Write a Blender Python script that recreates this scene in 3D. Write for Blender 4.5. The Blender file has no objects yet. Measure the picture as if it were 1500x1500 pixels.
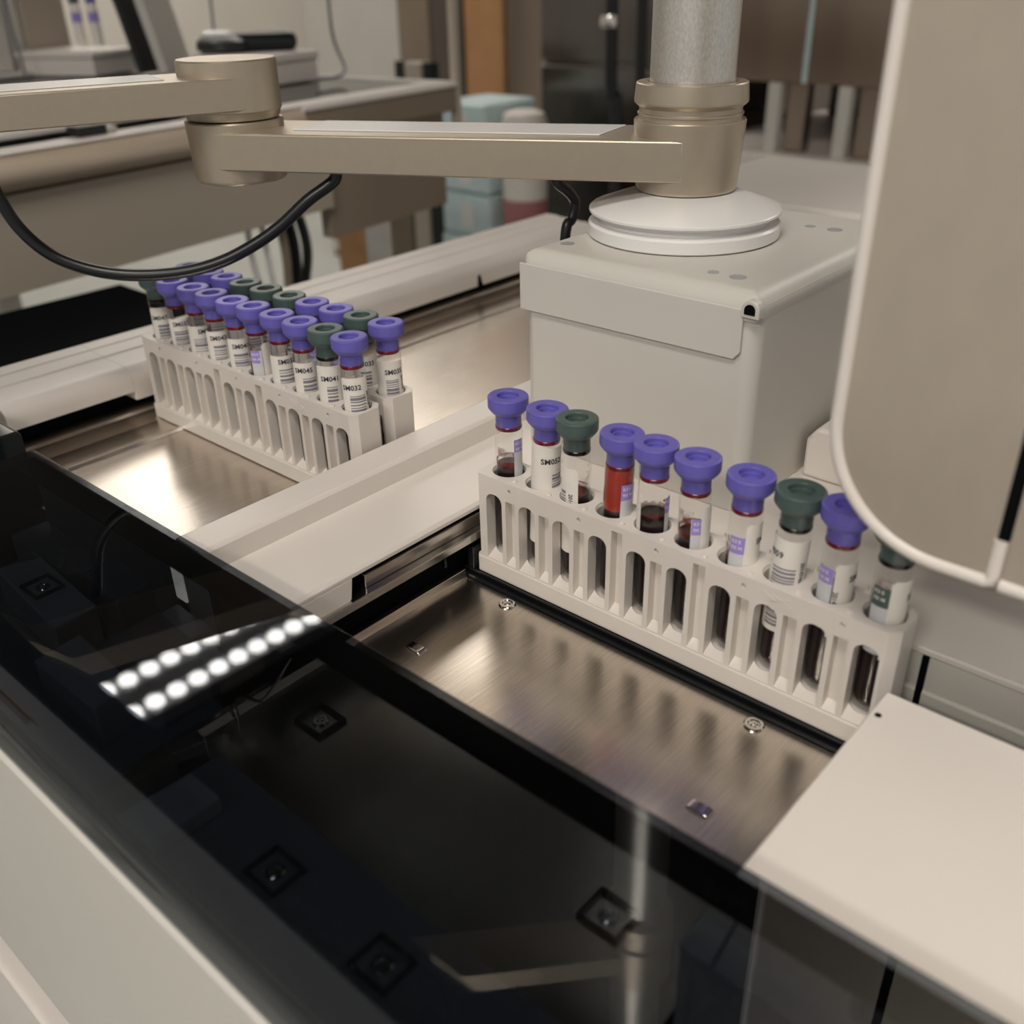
import bpy, bmesh, math, random
from mathutils import Vector, Matrix, Euler
random.seed(7)
PI = math.pi
SC = bpy.context.scene
COL = SC.collection
S = 0.001                                    # everything below is written in millimetres

# ------------------------------------------------------------------ camera
cam = bpy.data.cameras.new('camera')
camo = bpy.data.objects.new('camera', cam)
COL.objects.link(camo)
R = [[0.750365386200258, 0.6607152871492195, -0.02017663301599054],
     [0.309765578676462, -0.3784331886233502, -0.8722577646634052],
     [-0.5839495470156425, 0.648262008045889, -0.488630018996518]]
rx, ry, rz_ = Vector(R[0]), -Vector(R[1]), -Vector(R[2])
M = Matrix((rx, ry, rz_)).transposed().to_4x4()
M.translation = Vector((0.280369, -0.289669, 0.258519))
camo.matrix_world = M
cam.sensor_width = 36.0
cam.lens = 36.0 * 1425.77 / 1500.0
cam.clip_start = 0.01
cam.clip_end = 60
cam.dof.use_dof = True
cam.dof.focus_distance = 0.455
cam.dof.aperture_fstop = 8.0
SC.camera = camo

# ------------------------------------------------------------------ world, view
SC.view_settings.view_transform = 'Standard'
SC.view_settings.look = 'None'
SC.view_settings.gamma = 1.0
SC.view_settings.use_curve_mapping = False
SC.view_settings.exposure = 0.17
w = bpy.data.worlds.new('room_ambience')
SC.world = w
w.use_nodes = True
w.node_tree.nodes['Background'].inputs[0].default_value = (1.0, 0.97, 0.92, 1)
w.node_tree.nodes['Background'].inputs[1].default_value = 0.34

def area(name, loc, size, power, color=(1, .93, .84), rot=(0, 0, 0)):
    l = bpy.data.lights.new(name, 'AREA')
    l.shape = 'RECTANGLE'
    l.size, l.size_y = size[0] * S, size[1] * S
    l.energy = power
    l.color = color
    o = bpy.data.objects.new(name, l)
    o.location = Vector(loc) * S
    o.rotation_euler = rot
    COL.objects.link(o)
    return o
CEIL = 1700.0
LAMPS = [((450, -720), (800, 320), 10), ((-3650, 1950), (1500, 1400), 0), ((520, -2150), (900, 300), 26), ((300, 2900), (1200, 300), 18), ((-1950, 1830), (900, 960), 0)]  # third and fourth lamps are added: front fill, and light for the background
for (xy, sz, p) in LAMPS:
    if p:
        area('ceiling_lamp_light', (xy[0], xy[1], CEIL - 45), sz, p)

# ------------------------------------------------------------------ materials
def mat(name, base, rough=.5, metal=0., noise=None, bump=None, spec=.5, coat=0., rvar=0.):
    m = bpy.data.materials.new(name)
    m.use_nodes = True
    nt = m.node_tree
    b = nt.nodes['Principled BSDF']
    b.inputs['Base Color'].default_value = (*base, 1)
    b.inputs['Roughness'].default_value = rough
    b.inputs['Metallic'].default_value = metal
    b.inputs['Specular IOR Level'].default_value = spec
    b.inputs['Coat Weight'].default_value = coat
    tc = nt.nodes.new('ShaderNodeTexCoord')
    if noise:                                                     # (scale xyz, amount)
        mp = nt.nodes.new('ShaderNodeMapping')
        mp.inputs['Scale'].default_value = noise[0]
        n = nt.nodes.new('ShaderNodeTexNoise')
        n.inputs['Scale'].default_value = 1
        n.inputs['Detail'].default_value = 5
        nt.links.new(tc.outputs['Object'], mp.inputs[0])
        nt.links.new(mp.outputs[0], n.inputs['Vector'])
        cr = nt.nodes.new('ShaderNodeValToRGB')
        a = noise[1]
        cr.color_ramp.elements[0].position = .3
        cr.color_ramp.elements[1].position = .7
        cr.color_ramp.elements[0].color = (*[c * (1 - a) for c in base], 1)
        cr.color_ramp.elements[1].color = (*[min(1, c * (1 + a)) for c in base], 1)
        nt.links.new(n.outputs['Fac'], cr.inputs[0])
        nt.links.new(cr.outputs[0], b.inputs['Base Color'])
        if rvar:
            mr = nt.nodes.new('ShaderNodeMapRange')
            mr.inputs['To Min'].default_value = rough - rvar
            mr.inputs['To Max'].default_value = rough + rvar
            nt.links.new(n.outputs['Fac'], mr.inputs['Value'])
            nt.links.new(mr.outputs[0], b.inputs['Roughness'])
    if bump:                                                      # (scale xyz, strength, distance mm)
        mp2 = nt.nodes.new('ShaderNodeMapping')
        mp2.inputs['Scale'].default_value = bump[0]
        n2 = nt.nodes.new('ShaderNodeTexNoise')
        n2.inputs['Scale'].default_value = 1
        n2.inputs['Detail'].default_value = 3
        nt.links.new(tc.outputs['Object'], mp2.inputs[0])
        nt.links.new(mp2.outputs[0], n2.inputs['Vector'])
        bn = nt.nodes.new('ShaderNodeBump')
        bn.inputs['Strength'].default_value = bump[1]
        bn.inputs['Distance'].default_value = bump[2] * S
        nt.links.new(n2.outputs['Fac'], bn.inputs['Height'])
        nt.links.new(bn.outputs[0], b.inputs['Normal'])
    return m

def clear(name, tint, ior=1.45, rough=.0, dust=None):
    """thin clear plastic: coloured transparency under a Fresnel gloss"""
    m = bpy.data.materials.new(name)
    m.use_nodes = True
    nt = m.node_tree
    nt.nodes.clear()
    out = nt.nodes.new('ShaderNodeOutputMaterial')
    mix = nt.nodes.new('ShaderNodeMixShader')
    lw = nt.nodes.new('ShaderNodeLayerWeight')                    # Schlick: f0 + (1-f0) * facing^5, same from both sides
    lw.inputs['Blend'].default_value = .5
    pw = nt.nodes.new('ShaderNodeMath')
    pw.operation = 'POWER'
    pw.inputs[1].default_value = 5
    nt.links.new(lw.outputs['Facing'], pw.inputs[0])
    f0 = ((ior - 1) / (ior + 1)) ** 2
    fr = nt.nodes.new('ShaderNodeMath')
    fr.operation = 'MULTIPLY_ADD'
    fr.inputs[1].default_value = 1 - f0
    fr.inputs[2].default_value = f0
    nt.links.new(pw.outputs[0], fr.inputs[0])
    t = nt.nodes.new('ShaderNodeBsdfTransparent')
    t.inputs[0].default_value = (*tint, 1)
    g = nt.nodes.new('ShaderNodeBsdfGlossy')
    g.inputs['Roughness'].default_value = rough
    g.inputs[0].default_value = (1, 1, 1, 1)
    nt.links.new(fr.outputs[0], mix.inputs[0])
    nt.links.new(t.outputs[0], mix.inputs[1])
    nt.links.new(g.outputs[0], mix.inputs[2])
    last = mix
    if dust:                                                      # (scale, threshold, weight): specks of pale dust
        tc = nt.nodes.new('ShaderNodeTexCoord')
        n = nt.nodes.new('ShaderNodeTexNoise')
        n.inputs['Scale'].default_value = dust[0]
        n.inputs['Detail'].default_value = 2
        n2 = nt.nodes.new('ShaderNodeTexNoise')
        n2.inputs['Scale'].default_value = 12
        nt.links.new(tc.outputs['Object'], n.inputs['Vector'])
        nt.links.new(tc.outputs['Object'], n2.inputs['Vector'])
        mr = nt.nodes.new('ShaderNodeMapRange')
        mr.inputs['From Min'].default_value = dust[1]
        mr.inputs['From Max'].default_value = dust[1] + .07
        mr.inputs['To Max'].default_value = dust[2]
        nt.links.new(n.outputs['Fac'], mr.inputs['Value'])
        mr2 = nt.nodes.new('ShaderNodeMapRange')
        mr2.inputs['From Min'].default_value = .4
        mr2.inputs['From Max'].default_value = .7
        nt.links.new(n2.outputs['Fac'], mr2.inputs['Value'])
        mul = nt.nodes.new('ShaderNodeMath')
        mul.operation = 'MULTIPLY'
        nt.links.new(mr.outputs[0], mul.inputs[0])
        nt.links.new(mr2.outputs[0], mul.inputs[1])
        d = nt.nodes.new('ShaderNodeBsdfDiffuse')
        d.inputs[0].default_value = (.6, .6, .6, 1)
        mx = nt.nodes.new('ShaderNodeMixShader')
        nt.links.new(mul.outputs[0], mx.inputs[0])
        nt.links.new(mix.outputs[0], mx.inputs[1])
        nt.links.new(d.outputs[0], mx.inputs[2])
        last = mx
    nt.links.new(last.outputs[0], out.inputs[0])
    return m

def film(name, col, scale, lo, hi, amt):
    """dried blood film: noise-masked coloured skin on the inside of the tube wall"""
    m = bpy.data.materials.new(name)
    m.use_nodes = True
    nt = m.node_tree
    b = nt.nodes['Principled BSDF']
    b.inputs['Base Color'].default_value = (*col, 1)
    b.inputs['Roughness'].default_value = .3
    tc = nt.nodes.new('ShaderNodeTexCoord')
    n = nt.nodes.new('ShaderNodeTexNoise')
    n.inputs['Scale'].default_value = scale
    n.inputs['Detail'].default_value = 4
    nt.links.new(tc.outputs['Object'], n.inputs['Vector'])
    mr = nt.nodes.new('ShaderNodeMapRange')
    mr.inputs['From Min'].default_value = lo
    mr.inputs['From Max'].default_value = hi
    mr.inputs['To Max'].default_value = amt
    nt.links.new(n.outputs['Fac'], mr.inputs['Value'])
    nt.links.new(mr.outputs[0], b.inputs['Alpha'])
    return m

def emit(name, col, strength):
    m = bpy.data.materials.new(name)
    m.use_nodes = True
    nt = m.node_tree
    nt.nodes.clear()
    out = nt.nodes.new('ShaderNodeOutputMaterial')
    e = nt.nodes.new('ShaderNodeEmission')
    e.inputs[0].default_value = (*col, 1)
    e.inputs[1].default_value = strength
    nt.links.new(e.outputs[0], out.inputs[0])
    return m

K = {}
K['white'] = mat('painted_white', (.76, .705, .655), .38, noise=((9, 9, 9), .03), bump=((900, 900, 900), .12, .05))
K['grey_white'] = mat('painted_grey_white', (.62, .595, .545), .42, noise=((7, 7, 7), .03), bump=((1500, 1500, 1500), .15, .05))
K['rack'] = mat('rack_plastic', (.70, .65, .60), .36, noise=((40, 40, 40), .03))
K['steel_y'] = mat('brushed_steel', (.72, .655, .58), .25, 1., noise=((1900, 45, 45), .13), bump=((3600, 60, 60), .05, .02), rvar=.03)
K['steel'] = mat('plain_steel', (.60, .57, .53), .22, 1., noise=((30, 30, 30), .08))
K['steel_dark'] = mat('dark_steel', (.20, .18, .165), .22, 1., noise=((5, 5, 1), .25), rvar=.05)
K['brown_steel'] = mat('warm_steel', (.36, .28, .22), .25, 1., noise=((6, 6, .6), .25), rvar=.05)
K['chrome'] = mat('chrome', (.8, .78, .74), .12, 1.)
K['champagne'] = mat('champagne_metal', (.50, .43, .335), .36, .7, noise=((200, 200, 200), .02), bump=((3500, 3500, 3500), .06, .02))
K['pole'] = mat('blasted_aluminium', (.68, .655, .61), .36, .85, noise=((900, 900, 500), .12), bump=((1300, 1300, 800), .55, .12))
K['gloss_white'] = mat('gloss_white', (.80, .79, .78), .25)
K['black'] = mat('black_plastic', (.008, .009, .011), .4)
K['rubber'] = mat('black_rubber', (.007, .008, .010), .33)
K['gap'] = mat('dark_gap', (.0035, .004, .005), .9, spec=.06)
K['door'] = mat('satin_grey_panel', (.49, .425, .35), .36, .35, noise=((120, 120, 60), .03), bump=((1500, 1500, 500), .12, .03))
K['dark_part'] = mat('dark_moulding', (.15, .15, .165), .38, noise=((20, 20, 20), .1))
K['mid_part'] = mat('grey_moulding', (.36, .36, .37), .4, noise=((20, 20, 20), .08))
K['smoke'] = clear('smoked_acrylic', (.37, .40, .435), 1.55, .012, dust=(2400, .67, .16))
K['tube'] = clear('tube_plastic', (.97, .97, .965), 1.40, .03)
K['purple'] = mat('purple_cap', (.135, .115, .47), .42, noise=((300, 300, 300), .05))
K['purple2'] = mat('lilac_print', (.33, .25, .66), .5)
K['green'] = mat('green_cap', (.066, .105, .096), .42, noise=((300, 300, 300), .05))
K['blood'] = mat('blood', (.009, .0012, .002), .2)
K['blood_wet'] = mat('blood_rim', (.16, .008, .012), .2)
K['film_red'] = film('red_film', (.42, .035, .02), 90, .05, .35, .85)
K['film_smear'] = film('smear_film', (.20, .02, .015), 120, .48, .68, .75)
K['drops'] = film('blood_drops', (.40, .01, .02), 330, .685, .70, 1.)
K['label'] = mat('label_paper', (.80, .76, .70), .5, noise=((60, 60, 60), .03))
K['clearlabel'] = mat('maker_label', (.62, .62, .64), .35)
K['ink'] = mat('ink', (.03, .03, .045), .6)
K['greyink'] = mat('grey_ink', (.22, .21, .25), .6)
K['beige'] = mat('beige_laminate', (.47, .405, .33), .45, noise=((3, 3, 3), .05))
K['wood'] = mat('worktop_edge', (.55, .45, .35), .35, noise=((3, 2, 40), .25))
K['brown'] = mat('brown_panel', (.24, .185, .135), .4, noise=((4, 4, 1), .2))
K['floor'] = mat('vinyl_floor', (.50, .52, .49), .3, noise=((2, 2, 2), .06))
K['wall'] = mat('wall_paint', (.70, .66, .60), .7, noise=((2, 2, 2), .04))
K['ceil'] = mat('ceiling_tile', (.07, .07, .07), .8, noise=((2, 2, 2), .05))
K['carton'] = mat('carton', (.44, .23, .10), .7, noise=((9, 9, 9), .1))
K['paper'] = mat('bluish_pack', (.60, .74, .76), .5, noise=((4, 4, 30), .08))
K['screen'] = mat('black_glass', (.012, .016, .018), .08)
K['red'] = mat('red_plastic', (.42, .17, .17), .45)
K['lamp'] = emit('lamp_diffuser', (1, .95, .88), 7)
K['lamp_soft'] = emit('soft_lamp_panel', (1, .925, .84), 3.9)
K['led'] = emit('led_chip', (1, .96, .90), 16)

# ------------------------------------------------------------------ mesh helpers (mm)
def nb():
    return bmesh.new()

def box(bm, x0, x1, y0, y1, z0, z1, m=None):
    v = [bm.verts.new(Vector((x, y, z)) if m is None else m @ Vector((x, y, z))) for z in (z0, z1) for y in (y0, y1) for x in (x0, x1)]
    for f in ((0, 2, 3, 1), (4, 5, 7, 6), (0, 1, 5, 4), (2, 6, 7, 3), (0, 4, 6, 2), (1, 3, 7, 5)):
        bm.faces.new([v[i] for i in f])

def prism(bm, pts, axis, a, b, m=None):
    """extrude a polygon; axis x: pts=(y,z), axis y: pts=(x,z), axis z: pts=(x,y)"""
    def P(p, t):
        q = {'x': (t, p[0], p[1]), 'y': (p[0], t, p[1]), 'z': (p[0], p[1], t)}[axis]
        q = Vector(q)
        return q if m is None else m @ q
    A = [bm.verts.new(P(p, a)) for p in pts]
    B = [bm.verts.new(P(p, b)) for p in pts]
    n = len(pts)
    for i in range(n):
        bm.faces.new((A[i], A[(i + 1) % n], B[(i + 1) % n], B[i]))
    bm.faces.new(A[::-1])
    bm.faces.new(B)

def lathe(bm, prof, seg=32, c=(0, 0), close=True, m=None):
    rings = []
    for (r, z) in prof:
        if r < 1e-6:
            q = Vector((c[0], c[1], z))
            rings.append([bm.verts.new(q if m is None else m @ q)])
        else:
            rg = []
            for i in range(seg):
                q = Vector((c[0] + r * math.cos(2 * PI * i / seg), c[1] + r * math.sin(2 * PI * i / seg), z))
                rg.append(bm.verts.new(q if m is None else m @ q))
            rings.append(rg)
    for A, B in zip(rings, rings[1:]):
        for i in range(seg):
            j = (i + 1) % seg
            if len(A) == 1 and len(B) == 1:
                continue
            if len(A) == 1:
                bm.faces.new((A[0], B[j], B[i]))
            elif len(B) == 1:
                bm.faces.new((A[i], A[j], B[0]))
            else:
                bm.faces.new((A[i], A[j], B[j], B[i]))
    if close:
        if len(rings[0]) > 1:
            bm.faces.new(rings[0][::-1])
        if len(rings[-1]) > 1:
            bm.faces.new(rings[-1])

def catmull(pts, n=8):
    P = [Vector(p) for p in pts]
    P = [P[0] * 2 - P[1]] + P + [P[-1] * 2 - P[-2]]
    out = []
    for i in range(1, len(P) - 2):
        for k in range(n):
            t = k / n
            a, b, c, d = P[i - 1:i + 3]
            out.append(.5 * ((2 * b) + (c - a) * t + (2 * a - 5 * b + 4 * c - d) * t * t + (3 * b - a - 3 * c + d) * t ** 3))
    out.append(P[-2])
    return out

def sweep(bm, pts, r, seg=10, n=8):
    path = catmull(pts, n) if n > 1 else [Vector(p) for p in pts]
    prev = None
    rings = []
    for i, p in enumerate(path):
        t = (path[min(i + 1, len(path) - 1)] - path[max(i - 1, 0)]).normalized()
        if prev is None:
            u = t.cross(Vector((0, 0, 1)))
            if u.length < 1e-3:
                u = t.cross(Vector((1, 0, 0)))
        else:
            u = prev - t * prev.dot(t)
        u.normalize()
        prev = u
        v = t.cross(u)
        rings.append([bm.verts.new(p + u * r * math.cos(2 * PI * k / seg) + v * r * math.sin(2 * PI * k / seg)) for k in range(seg)])
    for A, B in zip(rings, rings[1:]):
        for k in range(seg):
            bm.faces.new((A[k], A[(k + 1) % seg], B[(k + 1) % seg], B[k]))
    bm.faces.new(rings[0][::-1])
    bm.faces.new(rings[-1])

def patch(bm, r, a0, a1, z0, z1, n=14, cx=0, cy=0):
    """curved sheet on a cylinder"""
    pr = None
    for i in range(n + 1):
        a = a0 + (a1 - a0) * i / n
        x, y = cx + r * math.cos(a), cy + r * math.sin(a)
        cur = (bm.verts.new((x, y, z0)), bm.verts.new((x, y, z1)))
        if pr:
            bm.faces.new((pr[0], cur[0], cur[1], pr[1]))
        pr = cur

def arc(cx, cy, r, a0, a1, n=6):
    return [(cx + r * math.cos(math.radians(a0 + (a1 - a0) * i / n)), cy + r * math.sin(math.radians(a0 + (a1 - a0) * i / n))) for i in range(n + 1)]

def rrect(x0, x1, y0, y1, r, n=5):
    return arc(x1 - r, y1 - r, r, 0, 90, n) + arc(x0 + r, y1 - r, r, 90, 180, n) + arc(x0 + r, y0 + r, r, 180, 270, n) + arc(x1 - r, y0 + r, r, 270, 360, n)

ORG = {}
def obj(name, bm, m, parent=None, bevel=0, smooth=35, label=None, kind=None, seg=2):
    """link a bmesh (mm, world coordinates) as one mesh object under its thing"""
    o0 = ORG.get(parent.name, Vector((0, 0, 0))) if parent else Vector((0, 0, 0))
    for v in bm.verts:
        v.co = (v.co - o0) * S
    bmesh.ops.recalc_face_normals(bm, faces=bm.faces)
    me = bpy.data.meshes.new(name)
    bm.to_mesh(me)
    bm.free()
    me.materials.append(K[m] if isinstance(m, str) else m)
    if smooth:
        me.shade_smooth()
        me.set_sharp_from_angle(angle=math.radians(smooth))
    o = bpy.data.objects.new(name, me)
    COL.objects.link(o)
    if parent:
        o.parent = parent
    ORG[o.name] = o0
    if bevel:
        b = o.modifiers.new('edge', 'BEVEL')
        b.width = bevel * S
        b.segments = seg
        b.limit_method = 'ANGLE'
        b.angle_limit = math.radians(40)
        b.harden_normals = False
    if smooth:
        wn = o.modifiers.new('flat_faces', 'WEIGHTED_NORMAL')
        wn.keep_sharp = True
    if label:
        o['label'] = label
    if kind:
        o['kind'] = kind
    return o

def thing(name, label, cat, loc=(0, 0, 0), group=None):
    o = bpy.data.objects.new(name, None)
    o.empty_display_size = .01
    COL.objects.link(o)
    o.location = Vector(loc) * S
    ORG[o.name] = Vector(loc)
    o['label'] = label
    o['category'] = cat
    if group:
        o['group'] = group
    return o

def tag(o, label, cat, group=None):
    o['label'] = label
    o['category'] = cat
    if group:
        o['group'] = group
    return o

def bx(name, m, parent, *c, bevel=0, **k):
    bm = nb()
    box(bm, *c)
    return obj(name, bm, m, parent, bevel, **k)

def cyl_on(bm, x, y, z, r, h, seg=20):
    lathe(bm, [(r, z), (r, z + h)], seg, (x, y))

def text_bm(txt, size):
    """flat text outline as a bmesh in mm, lower left at 0,0"""
    cu = bpy.data.curves.new('lettering', 'FONT')
    cu.body = txt
    cu.size = size
    cu.resolution_u = 2
    cu.offset = size * .022
    to = bpy.data.objects.new('lettering', cu)
    COL.objects.link(to)
    dg = bpy.context.evaluated_depsgraph_get()
    me = bpy.data.meshes.new_from_object(to.evaluated_get(dg))
    bm = nb()
    bm.from_mesh(me)
    bpy.data.objects.remove(to)
    bpy.data.meshes.remove(me)
    bpy.data.curves.remove(cu)
    return bm

# ------------------------------------------------------------------ room shell
FL = -750.0
def struct(name, m, *c):
    o = bx(name, m, None, *c, smooth=0)
    o['kind'] = 'structure'
    return o
struct('floor', 'floor', -4500, 3000, -2500, 4500, FL - 50, FL)
struct('ceiling', 'ceil', -4500, 3000, -2500, 4500, CEIL, CEIL + 50)
struct('wall_left', 'wall', -4550, -4500, -2500, 4500, FL, CEIL)
struct('wall_back', 'wall', -4500, 3000, 4500, 4550, FL, CEIL)
for i, (xy, sz, p) in enumerate(LAMPS):
    t = thing('ceiling_lamp', ['flat ceiling lamp in front of the machine', 'flat ceiling lamp far beyond the lab bench', 'added flat ceiling lamp further in front, for front fill', 'added flat ceiling lamp near the back wall, lighting the background', 'soft square ceiling panel past the LED batten'][i], 'lamp', (xy[0], xy[1], CEIL - 40))
    bx('lamp_frame', 'white', t, xy[0] - sz[0] / 2 - 20, xy[0] + sz[0] / 2 + 20, xy[1] - sz[1] / 2 - 20, xy[1] + sz[1] / 2 + 20, CEIL - 30, CEIL)
    bx('lamp_diffuser', 'lamp' if p else 'lamp_soft', t, xy[0] - sz[0] / 2, xy[0] + sz[0] / 2, xy[1] - sz[1] / 2, xy[1] + sz[1] / 2, CEIL - 40, CEIL - 30)
t = thing('led_batten', 'ceiling batten with two rows of bright LED lenses', 'lamp', (-2060, 1200, CEIL - 60))
bx('batten_body', 'mid_part', t, -2120, -1880, 470, 1320, CEIL - 50, CEIL)
for k in range(2):
    for i in range(11):
        bm = nb()
        cyl_on(bm, -2075 + 150 * k, 545 + i * 72, CEIL - 62, 27, 12, 12)
        obj('led_lens', bm, 'led', t)

# ------------------------------------------------------------------ sampler housing
SH = thing('sampler_housing', 'white moulded housing of the sample loader between the two steel trays', 'machine', (0, 0, -5))
# left rail along y, profile in (x,z)
prof = [(-352, 20), (-352, 43)] + arc(-347, 40, 5, 180, 90, 3) + [(-334, 45), (-333, 44), (-317, 44)] + [(-316, 43), (-300, 43)] + arc(-294, 33, 10, 90, 0, 5) + [(-284, 27), (-284, 22), (-300, 22), (-300, 20)]
bm = nb(); prism(bm, prof, 'y', -18, 470); obj('side_rail', bm, 'white', SH, 1)
prof2 = [(p[0], max(p[1], 28) if p[0] > -310 else p[1]) for p in prof]
bm = nb(); prism(bm, prof2, 'y', -98, -18); obj('side_rail', bm, 'white', SH, 1)
prof3 = [(-352, 5), (-352, 40), (-318, 40), (-312, 39), (-300, 34), (-298, 28), (-298, 10), (-300, 5)]
bm = nb(); prism(bm, prof3, 'y', -103, -98); obj('side_rail', bm, 'white', SH, 1)
bm = nb()
prism(bm, [(300, 21), (307, 21), (303.5, 31), (302, 32), (300.5, 31)], 'x', -285, -283.7); obj('rail_notch', bm, 'gap', SH)
bx('shadow_gap', 'gap', SH, -351, -297.2, -103, 470, -10, 23)
# centre divider: ridge and flat deck
prof = [(-74, -5), (-74, 43), (-73, 45), (-55.5, 44.6), (-54, 43), (-53, 34), (-53, -5)]
bm = nb(); prism(bm, prof, 'y', -116.5, 245); obj('divider_ridge', bm, 'white', SH, .8)
bm = nb(); prism(bm, [(-53, 30.5), (-53, 34), (-8.2, 34), (-6.7, 32.5), (-6.7, 30.5)], 'y', -116.5, 29); obj('deck_plate', bm, 'white', SH, .3)
bm = nb(); prism(bm, [(-116.5, 17.5), (-116.5, 30.5), (-74.5, 30.5), (-76, 20.5), (-79, 18)], 'x', -9, -6.7); obj('deck_skirt', bm, 'white', SH, .4)
bx('deck_plate', 'white', SH, -53, 420, 28, 245, 30.5, 34, bevel=.8)
bx('shadow_gap', 'gap', SH, -53, -14, -116.5, 28, -6, 30)
bx('lane_wall', 'grey_white', SH, -12, 420, 28.5, 31, 16, 30.5)
bx('lane_wall', 'grey_white', SH, -12, 420, 27.5, 31, -4, 15.5, bevel=1.5)
bx('lane_slot', 'gap', SH, 199.8, 202.2, 27, 28.4, 1, 31)
bx('lane_belt', 'gap', SH, -11, 420, -2.2, 27.4, -5, -.4)
bx('lane_belt_edge', 'rubber', SH, -11, 420, -3.6, -2.3, -5, -2.4)
bx('lane_belt_edge', 'rubber', SH, -11, 420, -2.2, -1.0, -.4, .3)
# steel slide bars beside the right tray
bx('slide_bar', 'steel', SH, -13.8, -4.6, -116.5, 26, 15.5, 19.8, bevel=.5)
bx('slide_bar', 'steel', SH, -13.9, -9.0, -66, 26, 20, 26.5, bevel=.4)
bx('slide_bar_foot', 'gap', SH, -13.7, -12.8, -116.5, 26, -4, 15)
bx('bar_clip', 'chrome', SH, -9.5, -7.5, -19, -17.5, 8, 15.2)
bx('lane_stop', 'black', SH, -9.4, -5.0, -1.5, 6, -.4, 12, bevel=.6)
# body below and front
bx('body', 'gap', SH, -352, 420, -205, 420, -240, -12)
bm = nb(); prism(bm, [(-217.4, 12), (-216, 13.6), (-206, 13.6), (-206, -194), (-218, -194)], 'x', -352, 420); obj('front_panel', bm, 'grey_white', SH, .3)
bx('panel_gap', 'gap', SH, -352, 420, -212, -206, -221.5, -194.2)
bm = nb(); prism(bm, [(-223, -224), (-219, -222), (-206, -222), (-206, -420), (-223, -420)], 'x', -352, 420); obj('lower_panel', bm, 'white', SH, 1.5)
bx('leg', 'black', SH, -340, 410, -180, 400, FL, -240)

# rear cover behind the arm housing
t = thing('rear_cover', 'white flat rear cover of the loader behind the arm housing', 'cover', (-50, 420, 34))
bm = nb(); prism(bm, [(335, 34.2), (335, 108)] + arc(341, 109, 6, 180, 90, 4) + [(502, 115), (506, 112), (506, 34.2)], 'x', -130, 420); obj('cover_panel', bm, 'white', t, 1)
bx('cover_gap', 'gap', t, -48, 420, 247, 334.5, 34.2, 100)

# ------------------------------------------------------------------ trays
def screw(bm, x, y, z, r=4.2):
    lathe(bm, [(r, z), (r, z + .5), (r - .5, z + 1.0), (r - 1.6, z + 1.0), (r - 2.1, z + .5), (r - 2.1, z + .5), (0, z + .6)], 20, (x, y), close=False)
    for a in (45, 135):
        mm = Matrix.Translation((x, y, z + .55)) @ Matrix.Rotation(math.radians(a), 4, 'Z')
        box(bm, -1.6, 1.6, -.35, .35, 0, .45, mm)

T1 = thing('sample_tray', 'brushed steel tray in front of the rack with two screws, right bay', 'tray', (90, -60, -8), 'steel sample trays')
bm = nb()
prism(bm, [(-12.5, -7), (-12.5, -.6), (-11.6, -.2), (-8.6, -.2), (-7.6, -4.4), (196, -4.4), (196, -7)], 'y', -200, -4)
obj('tray_floor', bm, 'steel_y', T1, .3, smooth=8)
for (x, y) in ((23.5, -6.3 - 3), (153.8, -6.5 - 3)):
    bm = nb(); screw(bm, x, y, -4.5); obj('screw', bm, 'chrome', T1)
for (x, y) in ((14.5, -61), (160.5, -61)):
    bm = nb()
    prism(bm, [(-4.4, -.2), (-3.6, .8), (-2.2, 1.2), (3.4, 1.2), (5, .6), (5.4, -.2)], 'x', -2.6, 2.6, Matrix.Translation((x, y, -4.4)) @ Matrix.Rotation(math.radians(-90), 4, 'Z'))
    obj('stop_tab', bm, 'chrome', T1, .5)
T2 = thing('sample_tray', 'long brushed steel tray under the two full racks, left bay', 'tray', (-160, 60, 5), 'steel sample trays')
bm = nb()
prism(bm, [(-296.8, 6), (-296.8, 15), (-296, 15.4), (-288, 13.6), (-286.5, 12.2), (-272, 9.9), (-252, 9.8), (-250.5, 11.2), (-247.5, 11.2), (-246, 9.8), (-75, 9.8), (-75, 6)], 'y', -116.8, 420)
obj('tray_floor', bm, 'steel_y', T2, .2, smooth=4)
bm = nb(); screw(bm, -256, 330, 11); obj('screw', bm, 'chrome', T2)

# ------------------------------------------------------------------ end cover (right)
EC = thing('end_cover', 'flat white cover plate with a small black hole, right of the front tray', 'cover', (260, -55, 0))
bm = nb(); prism(bm, [(199, 31.4), (199, 33.4), (199.6, 34), (420, 34), (420, 31.4)], 'y', -138, -5.2); obj('top_plate', bm, 'white', EC, .3)
bx('cover_side', 'white', EC, 199.4, 203, -137, -6, -3.9, 31.4)
bx('front_plate', 'white', EC, 203, 420, -137, -133, -3.9, 31.4, bevel=.6)
bm = nb(); prism(bm, [(205.6, -112), (208.9, -138.1), (209.6, -138.1), (206.3, -112)], 'z', 33.6, 34.08); obj('plate_seam', bm, 'gap', EC)
bm = nb(); prism(bm, rrect(240, 330, -131, -110, 8), 'z', 33.7, 34.1); obj('painted_recess', bm, 'mid_part', EC, .2)
bm = nb(); prism(bm, rrect(242, 328, -129, -112, 7), 'z', 33.8, 34.15); obj('painted_recess', bm, 'dark_part', EC)  # flat dark patch painted in place of the shade in a recess
bm = nb(); cyl_on(bm, 201.9, -19, 33.9, 1.25, .18, 12); obj('pin_hole', bm, 'gap', EC)

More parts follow.
